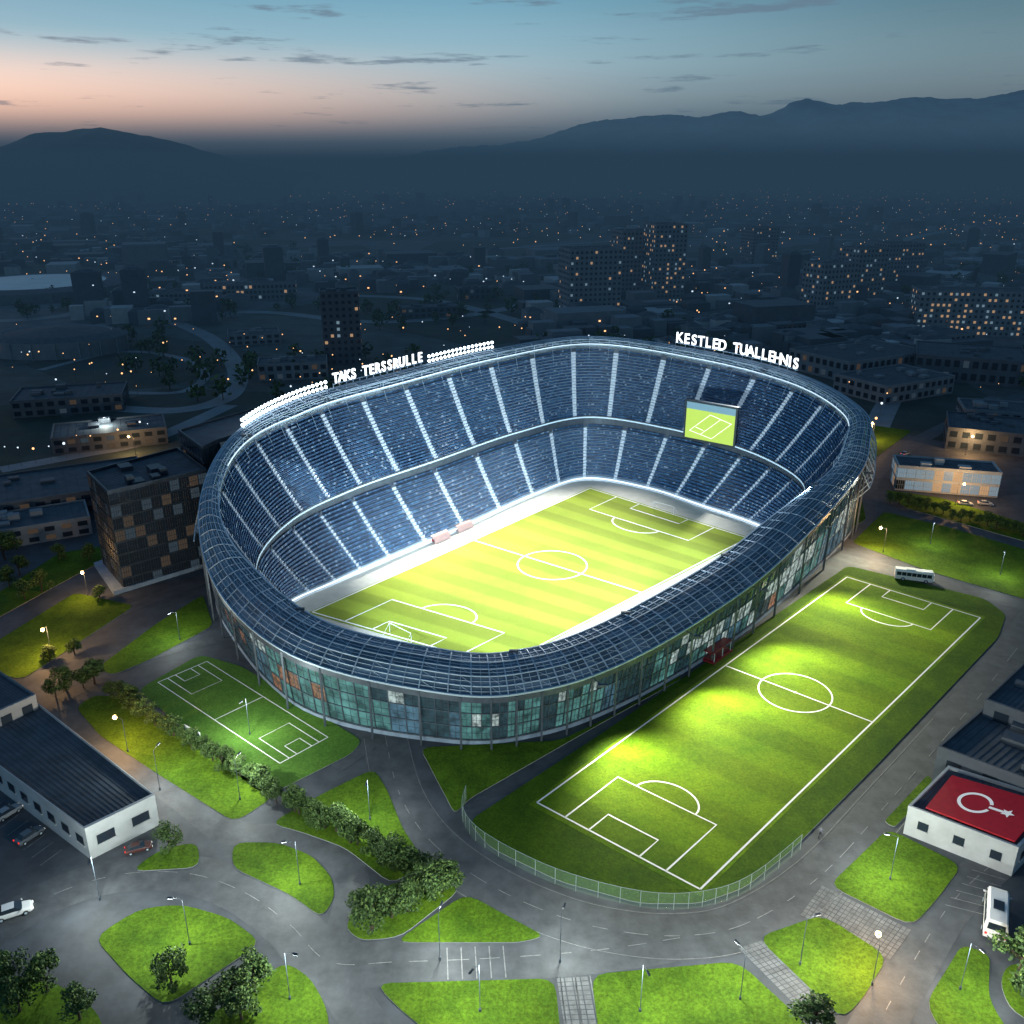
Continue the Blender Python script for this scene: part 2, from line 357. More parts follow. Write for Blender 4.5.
# ---------------------------------------------------------------- STADIUM
ST=empty('stadium')
A=[(-64.5,180.5,12.8),(-41,150,13.3),(-11.5,139.6,11.6),(5.2,141.8,11),(21,151,11.2),(40.3,168,12.5),(61.4,191,14.5),(93,233,19.5),(102,249,25),(106,267,30),(94,291,35.5),(65,312,39.5),(28,325,42),(-7.4,304,41),(-37,274,39.5),(-61,251,37),(-74.5,231,31.5),(-75.5,206,22)]
T=[(-52,187,0),(-30,176,0),(-11,166,0),(-1,163,0),(8,169,0),(24,184,0),(45,205,0),(69,229,0),(75,240,0),(71,249,0),(60,262,0),(45,279,0),(25,289,0),(7,273,0),(-14,246,0),(-33,223,0),(-45,208,0),(-54,196,0)]
NS=20; Ac=curve(A,NS,True); Tc=curve(T,NS,True); N=len(Ac)
def ev(u):
    i=u*NS; k=int(i); return Ac[k%N].lerp(Ac[(k+1)%N],i-k)
def lerp(a,b,t): return a+(b-a)*t
def sec(i):
    a=Ac[i%N]; t=Tc[i%N]; h=a.z; k=max(0,min(1,(h-12)/24))
    d=Vector((a.x-t.x,a.y-t.y,0)); Ln=d.length; d.normalize(); wd=lerp(9,6,k); rz=h+lerp(2.8,-1.5,k)
    u=(i%N)/NS; du=abs(u-16.9); du=min(du,18-du); wd-=2.8*max(0,1-(du/1.7)**2)
    return t,d,Ln,h,wd,rz,k
def at(i,dist,z):
    t,d,Ln,*_=sec(i); return Vector((t.x+d.x*dist,t.y+d.y*dist,z))
mb=MB(); mb.poly([Vector((p.x,p.y,.03)) for p in Tc]); mb.obj('pitch_surround',[mat('pale_track',(.42,.42,.38),.7,nscale=.3,namt=.12)],ST)
mq=[Vector((-47.9,192.6,0)),Vector((25.9,281,0)),Vector((67.7,238.4,0)),Vector((-2.6,167.6,0))]
mf=bil(mq); fo=field('football_pitch',mf,M_pitch,.06,1.015,ext2=1.02); fo.parent=ST
lines('pitch_marking',mf,105,54,.09,.4,ST,rc=9.3)
for s in (-1,1): goal(mf,105,s,ST)
# tiers
seatm=bpy.data.materials.new('seats'); seatm.use_nodes=True; nt=seatm.node_tree; b=nt.nodes['Principled BSDF']; L=nt.links.new
uvn=nt.nodes.new('ShaderNodeUVMap'); fl=nt.nodes.new('ShaderNodeVectorMath'); fl.operation='FLOOR'; L(uvn.outputs[0],fl.inputs[0])
wn=nt.nodes.new('ShaderNodeTexWhiteNoise'); wn.noise_dimensions='2D'; L(fl.outputs[0],wn.inputs[0])
rr=nt.nodes.new('ShaderNodeValToRGB'); e=rr.color_ramp.elements; rr.color_ramp.interpolation='CONSTANT'
e[0].color=(.014,.058,.14,1); e[1].position=.95; e[1].color=(.22,.3,.4,1)
for p,c in ((.4,(.025,.095,.2)),(.7,(.009,.035,.09)),(.88,(.06,.15,.27))):
    q=e.new(p); q.color=(*c,1)
L(wn.outputs[0],rr.inputs['Fac']); L(rr.outputs[0],b.inputs['Base Color']); b.inputs['Roughness'].default_value=.6
mb=MB(); st=MB()
def tier(rows,f0,f1,z0f,z1f,ais):
    G=[[None]*(rows+1) for _ in range(N)]
    for i in range(N):
        t,d,Ln,h,wd,rz,k=sec(i); Lt=Ln-wd
        for r in range(rows+1):
            x=r/rows; G[i][r]=(lerp(f0,f1,x)*Lt, lerp(z0f(h,rz),z1f(h,rz),x**1.12))
    for i in range(N):
        j=(i+1)%N; aisle=(i%ais==0)
        for r in range(rows):
            d0,z0=G[i][r];d1,z1=G[i][r+1];e0,y0=G[j][r];e1,y1=G[j][r+1]
            ci=1 if aisle else 0
            mb.poly([at(i,d0,z0),at(j,e0,y0),at(j,e0,y1),at(i,d0,z1)],ci)
            mb.poly([at(i,d0,z1),at(j,e0,y1),at(j,e1,y1),at(i,d1,z1)],ci)
            if not aisle:
                g=.42; dd=(d1-d0);ee=(e1-e0)
                p=[(d0+dd*.25,z1+g),(d0+dd*.75,z1+g*.95),(d0+dd*.92,z1+g*2.1)]
                q=[(e0+ee*.25,y1+g),(e0+ee*.75,y1+g*.95),(e0+ee*.92,y1+g*2.1)]
                for a in range(2):
                    u0=i*2.5;u1=(i+1)*2.5
                    st.poly([at(i,*p[a]),at(j,*q[a]),at(j,*q[a+1]),at(i,*p[a+1])],0,[(u0,r+.1),(u1,r+.1),(u1,r+.9),(u0,r+.9)])
        if aisle:
            for r in range(0,rows,3):
                d0,z0=G[i][r+1]; mb.beam(at(i,d0,z0),at(i,d0,z0+1),.07,1)
    return G
G1=tier(16,0.0,.45,lambda h,rz:1.3,lambda h,rz:.36*h,10)
G2=tier(24,.47,1.0,lambda h,rz:.43*h,lambda h,rz:rz-2.2,9)
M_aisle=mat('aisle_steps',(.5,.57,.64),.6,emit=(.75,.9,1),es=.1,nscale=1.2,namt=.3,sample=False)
mb.obj('stand_terraces',[M_conc,M_aisle],ST); st.obj('seats',[seatm],ST)
mb=MB()
for i in range(N):
    j=(i+1)%N
    s=[sec(i),sec(j)]; 
    def band(d0,z0,d1,z1,mi):
        mb.poly([at(i,d0[0],z0[0]),at(j,d0[1],z0[1]),at(j,d1[1],z1[1]),at(i,d1[0],z1[0])],mi)
    Lt=[x[2]-x[4] for x in s]; h=[x[3] for x in s]; rz=[x[5] for x in s]
    band((0,0),(0,0),(0,0),(1.35,1.35),0)
    band((-.05,-.05),(.75,.75),(-.05,-.05),(1.0,1.0),1)
    a=[x*.45 for x in Lt]; b_=[x*.47 for x in Lt]
    band(a,[.36*x for x in h],b_,[.36*x for x in h],0)
    band(b_,[.36*x for x in h],b_,[.43*x+.9 for x in h],3)
    band([x-.1 for x in b_],[.43*x+.1 for x in h],[x-.1 for x in b_],[.43*x+.55 for x in h],2)
    band(Lt,[x-2.2 for x in rz],Lt,[x-.2 for x in rz],3)
mb.obj('stand_walls',[M_white,M_led,mat('fascia_glow',(.6,.7,.8),.4,emit=(.5,.8,1),es=.4,sample=False),M_dsteel],ST)
# roof ring
mb=MB(); ribs=MB()
def rp_(i,x,dz=0):
    t,d,Ln,h,wd,rz,k=sec(i)
    bulge=math.sin(math.pi*x)*lerp(1.3,1.0,k)
    return at(i,lerp(Ln-wd,Ln+1.2,x),lerp(rz,h,x)+bulge+dz)
NX=6
for i in range(N):
    j=(i+1)%N
    for a in range(NX):
        x0,x1=a/NX,(a+1)/NX
        if sec(i)[6]<.5 or a in (0,2,3,5) : mb.poly([rp_(i,x0),rp_(j,x0),rp_(j,x1),rp_(i,x1)],0 if noise.noise((i*.15,a*.9,2))<.1 else 1)
    mb.poly([rp_(i,0,-.9),rp_(j,0,-.9),rp_(j,0),rp_(i,0)],2)
    mb.poly([rp_(i,1,-1.2),rp_(i,1),rp_(j,1),rp_(j,1,-1.2)],3)
mb.obj('roof_panels',[M_roofp,mat('roof_panel_light',(.17,.24,.31),.5,.1,nscale=.4,namt=.25),M_steel,M_dsteel],ST)
for a in range(NX*2+1):
    x=a/NX/2
    ribs.tube([rp_(i,x,.12+(.12 if a%4==0 else 0)) for i in range(0,N,2)],.24 if a in (0,NX*2) else (.15 if a%2==0 else .06))
for i in range(0,N,2):
    for a in range(NX):
        ribs.beam(rp_(i,a/NX,.22),rp_(i,(a+1)/NX,.22),.15 if i%4==0 else .07)
        if i%6==0: ribs.beam(rp_(i,a/NX,.1),rp_(i+3,(a+1)/NX,.1),.06)
for i in range(0,N,4):
    if sec(i)[6]>.35:
        ribs.beam(rp_(i,1,0),rp_(i,1.35,-4),.16); ribs.beam(rp_(i,1.35,-4),rp_(i+4,1,0),.1); ribs.beam(rp_(i,0,0),rp_(i,0,2.0),.1)
        ribs.beam(rp_(i,0,2),rp_(i+4,0,2),.12); ribs.beam(rp_(i,0,2),rp_(i,.5,.3),.08); ribs.beam(rp_(i,0,0),rp_(i+4,0,2),.07)
        ribs.beam(rp_(i,1.35,-4),rp_(i+4,1.35,-4),.2); ribs.beam(rp_(i,1.15,-2),rp_(i+4,1.15,-2),.12)
        ribs.beam(rp_(i,1.35,-4),at(i,sec(i)[2],sec(i)[3]-9),.14)
    ribs.beam(rp_(i,0,-.4),at(i,(sec(i)[2]-sec(i)[4])*.9,lerp(.43*sec(i)[3],sec(i)[5]-2.2,.8)),.07)
ribs.obj('roof_truss',[M_steel],ST)
mb=MB()
for i in range(int(8.6*NS),int(16.4*NS),2): mb.beam(rp_(i,-.02,.5),rp_(i+2,-.02,.5),.13)
mb.obj('rim_light_strip',[M_rim],ST)
# facade
def gl(name,c,col,es,sc_):
    m=mat(name,c,.08); nt=m.node_tree; b=nt.nodes['Principled BSDF']; g=nt.nodes.new('ShaderNodeNewGeometry')
    n=nt.nodes.new('ShaderNodeTexNoise'); n.inputs['Scale'].default_value=sc_; n.inputs['Detail'].default_value=6; n.inputs['Roughness'].default_value=.65; nt.links.new(g.outputs['Position'],n.inputs['Vector'])
    mr=nt.nodes.new('ShaderNodeMapRange'); mr.inputs[1].default_value=.38; mr.inputs[2].default_value=.72; mr.inputs[3].default_value=.1*es; mr.inputs[4].default_value=es
    nt.links.new(n.outputs['Fac'],mr.inputs[0]); nt.links.new(mr.outputs[0],b.inputs['Emission Strength']); b.inputs['Emission Color'].default_value=(*col,1)
    m.cycles.emission_sampling='NONE'; return m
FM=[gl('facade_glass_dark',(.03,.045,.06),(.12,.36,.45),.15,.5),gl('facade_glass_teal',(.03,.06,.07),(.25,.7,.66),.42,.3),gl('facade_glass_blue',(.03,.05,.07),(.22,.5,.7),.38,.35),gl('facade_glass_warm',(.04,.04,.04),(1,.45,.25),.45,1.1),gl('facade_glass_bright',(.05,.06,.07),(.75,.95,.92),.8,.9)]
mb=MB(); fr_=MB()
NR=3
def fp(i,x,o=0):
    t,d,Ln,h,wd,rz,k=sec(i); return at(i,Ln-1.0+1.6*x+o,lerp(.9,h-.9,x))
for i in range(0,N,2):
    j=i+2; u=i/NS
    base=0 if noise.noise((i*.09,0,7))<-.15 else (1 if noise.noise((i*.07,4,1))>-.15 else 2)
    for r in range(NR):
        x0,x1=r/NR,(r+1)/NR
        q=R(); mi=base
        if u<1.3: mi=3 if (r==1 and q<.35) or q<.05 else (4 if q>.9 else base)
        elif u<4.5: mi=4 if q>.92 else (base if r<2 or q<.5 else 0)
        elif u<7.6: mi=4 if (r==1 and q<.55) or q>.93 else (3 if q<.1 and r<2 else (0 if r==2 else base))
        else: mi=0 if q<.85 else 2
        mb.poly([fp(i,x0),fp(j,x0),fp(j,x1),fp(i,x1)],mi)
        m0=fp(i,x0,.1).lerp(fp(j,x0,.1),.5); m1=fp(i,x1,.1).lerp(fp(j,x1,.1),.5); fr_.beam(m0,m1,.05)
        fr_.beam(fp(i,(x0+x1)/2,.1),fp(j,(x0+x1)/2,.1),.035)
    fr_.beam(fp(i,0,.15),fp(i,1,.15),.14)
    for r in range(NR+1):
        fr_.beam(fp(i,r/NR,.12),fp(j,r/NR,.12),.2 if r in (0,NR) else .12)
    if i%6==0:
        fr_.beam(at(i,sec(i)[2]+1.0,0),rp_(i,1,-.2),.26)
    a0=at(i,sec(i)[2]-1,.9);a1=at(j,sec(j)[2]-1,.9)
    fr_.poly([at(i,sec(i)[2]-.6,0),at(j,sec(j)[2]-.6,0),a1+Vector((0,0,.02)),a0+Vector((0,0,.02))],1)
mb.obj('facade_glazing',FM,ST); fr_.obj('facade_frame',[M_dsteel,M_conc],ST)
# entrance canopy
ec=P(722,658); er=math.radians(48)
mb=MB(); mb.box(ec+Vector((-1,1,2.6)),(8,2.6,.25),er,0); mb.box(ec+Vector((-1,1,.25)),(8,3.4,.5),er,0); mb.box(ec+Vector((-1,1,.6)),(7,2.4,.25),er,0)
for s in (-3.5,0,3.5): mb.beam(ec+Vector((math.cos(er)*s,math.sin(er)*s,0)),ec+Vector((math.cos(er)*s,math.sin(er)*s,2.5)),.1,1)
mb.obj('entrance_canopy',[mat('canopy_red',(.2,.01,.02),.5,nscale=.8,namt=.15),M_steel],ST)
# scoreboard
sb=empty('scoreboard',(64,282,22)); sb.parent=ST; sb.rotation_euler=(0,0,math.atan2(-.62,.78))
mb=MB(); mb.box((0,.6,0),(18.6,1.2,13.4),0,0)
for x in (-7,0,7):
    mb.beam((x,1,-6.6),(x,3,-12),.25,1); mb.beam((x,1.2,0),(x,4,-9),.18,1)
mb.obj('screen_housing',[M_dark,M_steel],sb)
gs=mat('screen_green',(.1,.2,.02),.4,emit=(.55,.75,.12),es=.9,nscale=.3,namt=.2,sample=False)
mb=MB(); mb.poly([(-8.6,-.03,-6),(8.6,-.03,-6),(8.6,-.03,6),(-8.6,-.03,6)],0)
mb.poly([(-8.6,-.05,3.8),(8.6,-.05,3.8),(8.6,-.05,6),(-8.6,-.05,6)],2)
for a,b_ in (((-7,-3.5),(1,-5)),((1,-5),(7.5,1)),((7.5,1),(0,2.8)),((0,2.8),(-7,-3.5)),((-3,-4.2),(3.8,1.9)),((-5,-2),(-2,-2.8))):
    mb.beam((a[0],-.06,a[1]),(b_[0],-.06,b_[1]),.06,1)
mb.obj('screen',[gs,M_letter,mat('screen_sky',(.1,.2,.3),.4,emit=(.25,.45,.5),es=.5,sample=False)],sb)
# roof lettering
def glyphs(name,txt,u0,u1,size,dz=1.2):
    root=empty(name); root.parent=ST; n=len(txt)
    for i,ch in enumerate(txt):
        if ch==' ': continue
        u=lerp(u0,u1,(i+.5)/n); p=ev(u); q=ev(u+(u1-u0)*.02); d=(q-p); ang=math.atan2(d.y,d.x)
        c=bpy.data.curves.new('letter','FONT'); c.body=ch; c.size=size; c.extrude=.2; c.offset=.07; c.align_x='CENTER'
        o=bpy.data.objects.new('letter_'+ch,c); scene.collection.objects.link(o)
        o.location=(p.x,p.y,p.z+dz+.8); o.rotation_euler=(math.pi/2,0,ang); o.scale=(.88,1.08,1)
        bpy.context.view_layer.update()
        me=bpy.data.meshes.new_from_object(o.evaluated_get(bpy.context.evaluated_depsgraph_get())); m2=bpy.data.objects.new('letter_'+ch,me); scene.collection.objects.link(m2)
        m2.location=o.location; m2.rotation_euler=o.rotation_euler; m2.scale=o.scale; me.materials.clear(); me.materials.append(M_letter); m2.parent=root
        bpy.data.objects.remove(o)
    mb=MB(); k=40
    for a in range(k):
        p=ev(lerp(u0,u1,a/k))+Vector((0,0,dz+.5)); q=ev(lerp(u0,u1,(a+1)/k))+Vector((0,0,dz+.5)); mb.beam(p,q,.15)
        if a%3==0: mb.beam(p-Vector((0,0,2)),p+Vector((0,0,.2)),.12)
    mb.obj('letter_rail',[M_steel],root)
glyphs('roof_sign','KESTLED TUALLEHNIS',11.22,10.02,4.6)
glyphs('roof_sign','TAKS TERSSRULLE',14.6,13.68,3.9)
mb=MB()
def bulbs(u0,u1,n,dz,r=.5):
    for i in range(n):
        p=ev(lerp(u0,u1,i/(n-1))); mb.ball(p+Vector((0,0,dz)),r,0,6,4); mb.beam(p,p+Vector((0,0,dz-.3)),.08,1)
for dz in (1.5,3.0): bulbs(15.8,14.68,25,dz); bulbs(13.62,12.98,17,dz)
mb.obj('floodlight_row',[M_bulb,M_steel],ST)
# dugouts
for px,py in ((443,541),(466,530)):
    g=P(px,py); dg=empty('dugout',g,math.radians(50)); dg.parent=ST
    mb=MB()
    for a in range(6):
        t0=math.pi/2*a/6+.1;t1=math.pi/2*(a+1)/6+.1
        mb.poly([(-3.2,2-2*math.sin(t0)*1,2.1*math.cos(t0-.1)),(3.2,2-2*math.sin(t0),2.1*math.cos(t0-.1)),(3.2,2-2*math.sin(t1),2.1*math.cos(t1-.1)),(-3.2,2-2*math.sin(t1),2.1*math.cos(t1-.1))][::-1],0)
    for k_ in range(7): mb.box((-2.7+k_*.9,1.2,.5),(.5,.5,.12),0,1); mb.box((-2.7+k_*.9,1.45,.8),(.5,.1,.6),0,1)
    mb.obj('dugout_shell',[mat('dugout_shell',(.35,.22,.2),.4),M_red],dg)
# flood lights
def spot(p,tgt,e,ang,col=(1,1,.92),rad=1.2,blend=.6,par=ST):
    l=bpy.data.lights.new('floodlight','SPOT'); l.energy=e; l.spot_size=math.radians(ang); l.spot_blend=blend; l.color=col; l.shadow_soft_size=rad
    o=bpy.data.objects.new('floodlight',l); scene.collection.objects.link(o); o.location=p; o.rotation_euler=(Vector(tgt)-Vector(p)).to_track_quat('-Z','Y').to_euler(); o.parent=par
fx=MB()
for u in (10.3,11.4,12.5,13.6,14.8,15.9):
    i=int(u*NS); p=rp_(i,-.2,3); tgt=Vector((8,214,0)).lerp(Vector((p.x,p.y,0)),.12); spot(p,tgt,330000,62,blend=.9)
    q=rp_(i,.12,.9); fx.box(q,(2.4,.7,1.0),0,0); fx.beam(q,p,.12)
for u in (.8,2.8,4.4,5.7,6.8):  # near-rim spots added as fill to brighten the far stands
    i=int(u*NS); p=rp_(i,-.03,1.6); tgt=Vector((10.8,220,0)).lerp(Vector((p.x,p.y,0)),-.7)+Vector((0,0,23)); spot(p,tgt,165000,105,(.68,.86,1))
    fx.box(rp_(i,.08,.7),(1.8,.5,.5),0,0)
for u,s in ((3.6,-.75),(4.7,-.35),(5.6,.05),(6.4,.42),(7.1,.8)):  # spots added along the near roof edge to light the training pitch
    i=int(u*NS); p=rp_(i,1.3,1.2); tgt=tf(s,.45); spot(p,tgt,85000,122,(1,.97,.7),blend=.9); fx.beam(rp_(i,1,0),p+Vector((0,0,.4)),.1); fx.box(p+Vector((0,0,.5)),(1.6,.5,.5),0,0)
fx.obj('floodlight_housing',[M_dsteel],ST)
# ---------------------------------------------------------------- buildings
M_wallg=mat('wall_grey',(.2,.22,.25),.8,nscale=.2,namt=.15)
M_walld=mat('wall_dark',(.08,.095,.12),.6,nscale=.2,namt=.2)
M_wallw=mat('wall_white',(.42,.44,.46),.7,nscale=.3,namt=.14)
M_roofd=mat('roof_membrane',(.07,.085,.105),.8,nscale=.3,namt=.35)
M_seam=mat('roof_seam',(.045,.055,.07),.7)
def building(name,fpt,h,floors,wm=None,rm=None,dx=3.2,lit=.2,wfrac=.6,units=4,par=.6,winh=.55,warm=.6,dim=0,mull=False):
    wm=wm or M_wallg; rm=rm or M_roofd
    c=sum((Vector((p[0],p[1],0)) for p in fpt),Vector())/len(fpt); pts=[Vector((p[0],p[1],0)) for p in fpt]
    if sum((pts[i]-c).cross(pts[(i+1)%len(pts)]-c).z for i in range(len(pts)))<0: pts=pts[::-1]
    root=empty(name,c); pts=[p-c for p in pts]; n=len(pts)
    mb=MB(); up=Vector((0,0,h)); mb.hexa(pts,[p+up for p in pts],0,False); mb.obj('walls',[wm],root)
    mb=MB(); mb.poly([p+up-Vector((0,0,.05)) for p in pts],0)
    inn=[p*(1-.5/max(p.length,1)) for p in pts]
    for i in range(n):
        j=(i+1)%n; pu=Vector((0,0,h+par))
        o0,o1=pts[i]*1.004,pts[j]*1.004
        mb.poly([o0+up-Vector((0,0,.2)),o1+up-Vector((0,0,.2)),o1+pu,o0+pu],1); mb.poly([o0+pu,o1+pu,inn[j]+pu,inn[i]+pu],1); mb.poly([inn[i]+up,inn[i]+pu,inn[j]+pu,inn[j]+up],1)
    rs=math.atan2((pts[1]-pts[0]).y,(pts[1]-pts[0]).x)
    for k in range(units):
        a,b_=R()*.7+.15,R()*.7+.15
        q=pts[0].lerp(pts[1],a).lerp(pts[-1].lerp(pts[2],a),b_) if n==4 else Vector()
        s=1.2+R()*2; hh=.8+R()*1.2; mb.box(q+Vector((0,0,h+hh/2)),(s*1.4,s,hh),rs,1)
    if n==4:
        for k in range(1,15):
            a=pts[0].lerp(pts[1],k/15)*.985;b_=pts[3].lerp(pts[2],k/15)*.985; mb.beam(a+Vector((0,0,h-.03)),b_+Vector((0,0,h-.03)),.045,2)
    mb.obj('roof',[rm,wm,M_seam],root)
    mb=MB(); fh=h/floors
    for i in range(n):
        a,b_=pts[i],pts[(i+1)%n]; d=b_-a; Ln=d.length; d.normalize(); nn=Vector((d.y,-d.x,0)); cnt=max(1,int(Ln/dx)); st_=Ln/cnt
        for k in range(cnt):
            for f in range(floors):
                ww=st_*wfrac; x0=(k+.5)*st_-ww/2; z0=f*fh+fh*(1-winh)*.55; z1=z0+fh*winh
                p0=a+d*x0+nn*.08; p1=p0+d*ww; mi=0
                if R()<lit: mi=1 if R()<warm else 2
                mb.poly([p0+Vector((0,0,z0)),p1+Vector((0,0,z0)),p1+Vector((0,0,z1)),p0+Vector((0,0,z1))],mi)
                if h<40: mb.box((p0+p1)/2+Vector((0,0,z0-.08)),(ww+.2,.22,.12),math.atan2(d.y,d.x),3)
                if mull: 
                    for t in (.25,.5,.75): pm=p0.lerp(p1,t)+nn*.03; mb.beam(pm+Vector((0,0,z0)),pm+Vector((0,0,z1)),.06,3)
                    mb.beam(p0+nn*.03+Vector((0,0,(z0+z1)/2)),p1+nn*.03+Vector((0,0,(z0+z1)/2)),.06,3)
    mb.obj('windows',[M_glass,(M_warm,M_warmd,M_warmo)[dim],(M_cool,M_coold,M_coolo)[dim],wm],root)
    return root
def rect(px,py,w_,d_,rz=0):
    c=P(px,py); x=Vector((math.cos(rz),math.sin(rz),0))*w_/2; y=Vector((-math.sin(rz),math.cos(rz),0))*d_/2
    c=c+Vector((0,d_/2,0)); return [c-x-y,c+x-y,c+x+y,c-x+y]
building('office_building',[(-97.5,204),(-109,219),(-93,240),(-79,221)],26,8,M_dark,M_roofd,2.3,.35,.9,7,.8,.82,warm=.45,dim=2,mull=True)
building('annex_block',[(-92.5,240.8),(-81,225),(-78.5,232),(-64,254),(-76,268)],31,8,M_dark,M_roofd,2.2,.15,.8,0,.6,.7,dim=2)
mb=MB(); pl=[Vector(p) for p in ((-99,201.5,0),(-111.5,219,0),(-95,242,0),(-78,222,0))]; mb.hexa(pl,[p+Vector((0,0,1.1)) for p in pl]); mb.obj('plinth',[M_conc])
building('warehouse',[P(155,797,5.5),P(85,831,5.5),P(-45,735,5.5),P(38,705,5.5)],5.5,1,M_wallw,M_roofd,4,.05,.5,0,.5,.3)
building('storage_building',[P(36,697,8),P(-6,716,8),P(-90,665,8),P(-35,650,8)],8,2,M_wallg,M_roofd,3,.1,.5,3)
building('service_building',[P(908,808,5),P(1018,850,5),P(1062,804,5),P(948,768,5)],5,1,M_wallw,M_roofd,5,.1,.3,0,.5,.3)
building('hall',[P(938,749,7),P(1050,790,7),P(1110,745,7),P(985,708,7)],7,1,M_walld,M_roofd,5,.1,.4,6)
building('hall',[P(985,702,10),P(1060,728,10),P(1120,675,10),P(1040,650,10)],10,2,M_walld,M_roofd,5,.1,.4,3)
# rooftop red panel with ring-and-arrow emblem
fz=5.75; fl_=[P(926,807,fz),P(1015,841,fz),P(1047,803,fz),P(952,775,fz)]
fg=empty('rooftop_sign'); mb=MB()
mb.hexa([p-Vector((0,0,.25)) for p in fl_],fl_,0)
def fm(s,t,z=.02): 
    a=(s+1)/2;b=(t+1)/2; return fl_[0].lerp(fl_[1],a).lerp(fl_[3].lerp(fl_[2],a),b)+Vector((0,0,z))
def arc(r,a0,a1,c=(-.2,0),n=36): return [(c[0]+r*math.cos(lerp(a0,a1,i/n))/1.35,c[1]+r*math.sin(lerp(a0,a1,i/n))) for i in range(n+1)]
o1=arc(.5,.3,5.98); i1=arc(.4,.3,5.98)
for i in range(36): mb.poly([fm(*o1[i]),fm(*o1[i+1]),fm(*i1[i+1]),fm(*i1[i])],1)
mb.poly([fm(.1,-.05),fm(.42,-.05),fm(.42,.05),fm(.1,.05)],1)
star=[]
for i in range(10):
    r=.2 if i%2==0 else .09; t=math.pi*i/5; star.append(fm(.5+r*math.cos(t)/1.35,r*math.sin(t),.03))
cst=fm(.5,0,.03)
for i in range(10): mb.poly([cst,star[i],star[(i+1)%10]],1)
mb.obj('panel',[mat('flag_red',(.30,.006,.016),.5,emit=(.6,.01,.03),es=.12,nscale=1,namt=.25,sample=False),mat('flag_white',(.8,.8,.8),.5,emit=(1,1,1),es=.25,sample=False)],fg)
# city blocks of note
def blk(name,px,py,w_,d_,h,fl,rz=0,dim=1,**k): return building(name,rect(px,py,w_,d_,rz),h,fl,dim=dim,**k)
tw=dict(wfrac=.45,winh=.45,units=3,warm=.7)
blk('apartment_tower',590,318,38,26,46,13,.25,lit=.12,**tw)
blk('apartment_tower',632,300,26,24,52,15,.25,lit=.14,**tw)
blk('apartment_tower',664,303,26,24,58,17,.25,lit=.28,**tw)
blk('apartment_tower',830,316,30,22,36,10,.4,lit=.2,**tw)
blk('apartment_tower',862,306,28,22,42,12,.4,lit=.18,**tw)
blk('apartment_tower',898,290,36,20,38,11,.3,lit=.15,**tw)
blk('apartment_tower',760,268,30,24,40,12,.3,lit=.15,**tw)
blk('apartment_block',972,336,66,22,27,8,-.15,lit=.4,**tw)
blk('office_tower',341,365,20,16,38,11,.2,wm=M_walld,lit=.12,**tw)
blk('school_building',250,300,70,14,12,3,.2,lit=.15)
blk('long_block',165,306,60,12,9,3,.1,lit=.15)
for (px,py,w_,d_,h,rz) in ((872,378,60,40,10,.5),(905,400,46,30,8,.5),(985,384,50,40,12,-.4),(1010,455,34,26,8,-.4),(1010,430,30,20,7,-.3),(250,345,30,20,6,.3),(290,380,34,18,8,.2),(40,520,50,30,7,.5),(100,450,40,22,6,.4),(20,545,30,16,5,.5),(730,330,40,30,7,.5),(780,340,24,30,9,.5),(940,352,40,26,9,.4),(430,318,44,20,7,.2),(475,300,30,20,9,.2),(60,415,44,26,7,.3)):
    blk('low_building',px,py,w_,d_,h,2,rz,dim=2,lit=.12,dx=4,units=7,wm=M_wallg if R()<.45 else M_walld)
building('showroom',rect(950,494,31,12,-.25),8,2,wm=M_wallw,lit=.85,dx=2.6,wfrac=.9,winh=.75,warm=.35,dim=1,mull=True)
def roundb(name,px,py,rx,ry,h,m):
    c=P(px,py); r0=empty(name,c); mb=MB(); n=40
    rg=lambda k,z:[Vector((rx*k*math.cos(2*math.pi*i/n),ry*k*math.sin(2*math.pi*i/n),z)) for i in range(n)]
    for (k0,z0,k1,z1,mi) in ((1,0,1.03,h,0),(1.03,h,.8,h+2,1),(.8,h+2,.78,h+1.4,0),(.78,h+1.4,0.02,h+4,m)):
        a=rg(k0,z0);b=rg(k1,z1)
        for i in range(n): j=(i+1)%n; mb.poly([a[i],a[j],b[j],b[i]],mi)
    for i in range(0,n,2): mb.beam(rg(1.05,0)[i],rg(1.05,h)[i],.4,0)
    mb.obj('drum',[M_wallg,M_roofd,mat('pale_roof_glow',(.5,.6,.68),.5,emit=(.5,.8,1),es=.06,nscale=.05,namt=.2,sample=False)],r0)  # lit look of the roof is put in as faint emission
roundb('round_arena',35,292,72,75,7,2); roundb('circular_hall',60,350,38,30,9,1)
# far roads
mb=MB()
for pts,wd in (([(0,355),(80,330),(150,318),(205,335),(235,365),(230,395),(180,410),(110,408)],10),([(150,318),(260,312),(380,322),(500,310),(560,290),(600,270)],12),([(40,370),(120,352),(180,358),(205,375),(180,392),(110,392)],5),([(-30,322),(60,316),(130,296),(160,275),(110,262),(0,262)],12),([(330,295),(430,300),(520,322),(545,335)],12),([(870,440),(905,380),(960,340),(1024,310)],10),([(700,330),(800,330),(900,318),(1024,280)],9),([(860,250),(940,232),(1024,218)],18),([(480,250),(600,242),(700,236),(860,240)],12),([(0,470),(80,455),(150,440),(230,405)],8)):
    ribbon(mb,curve([P(*q) for q in pts],8),wd,.05)
mb.obj('distant_road',[mat('distant_asphalt',(.2,.225,.25),.7,nscale=.1,namt=.2)])
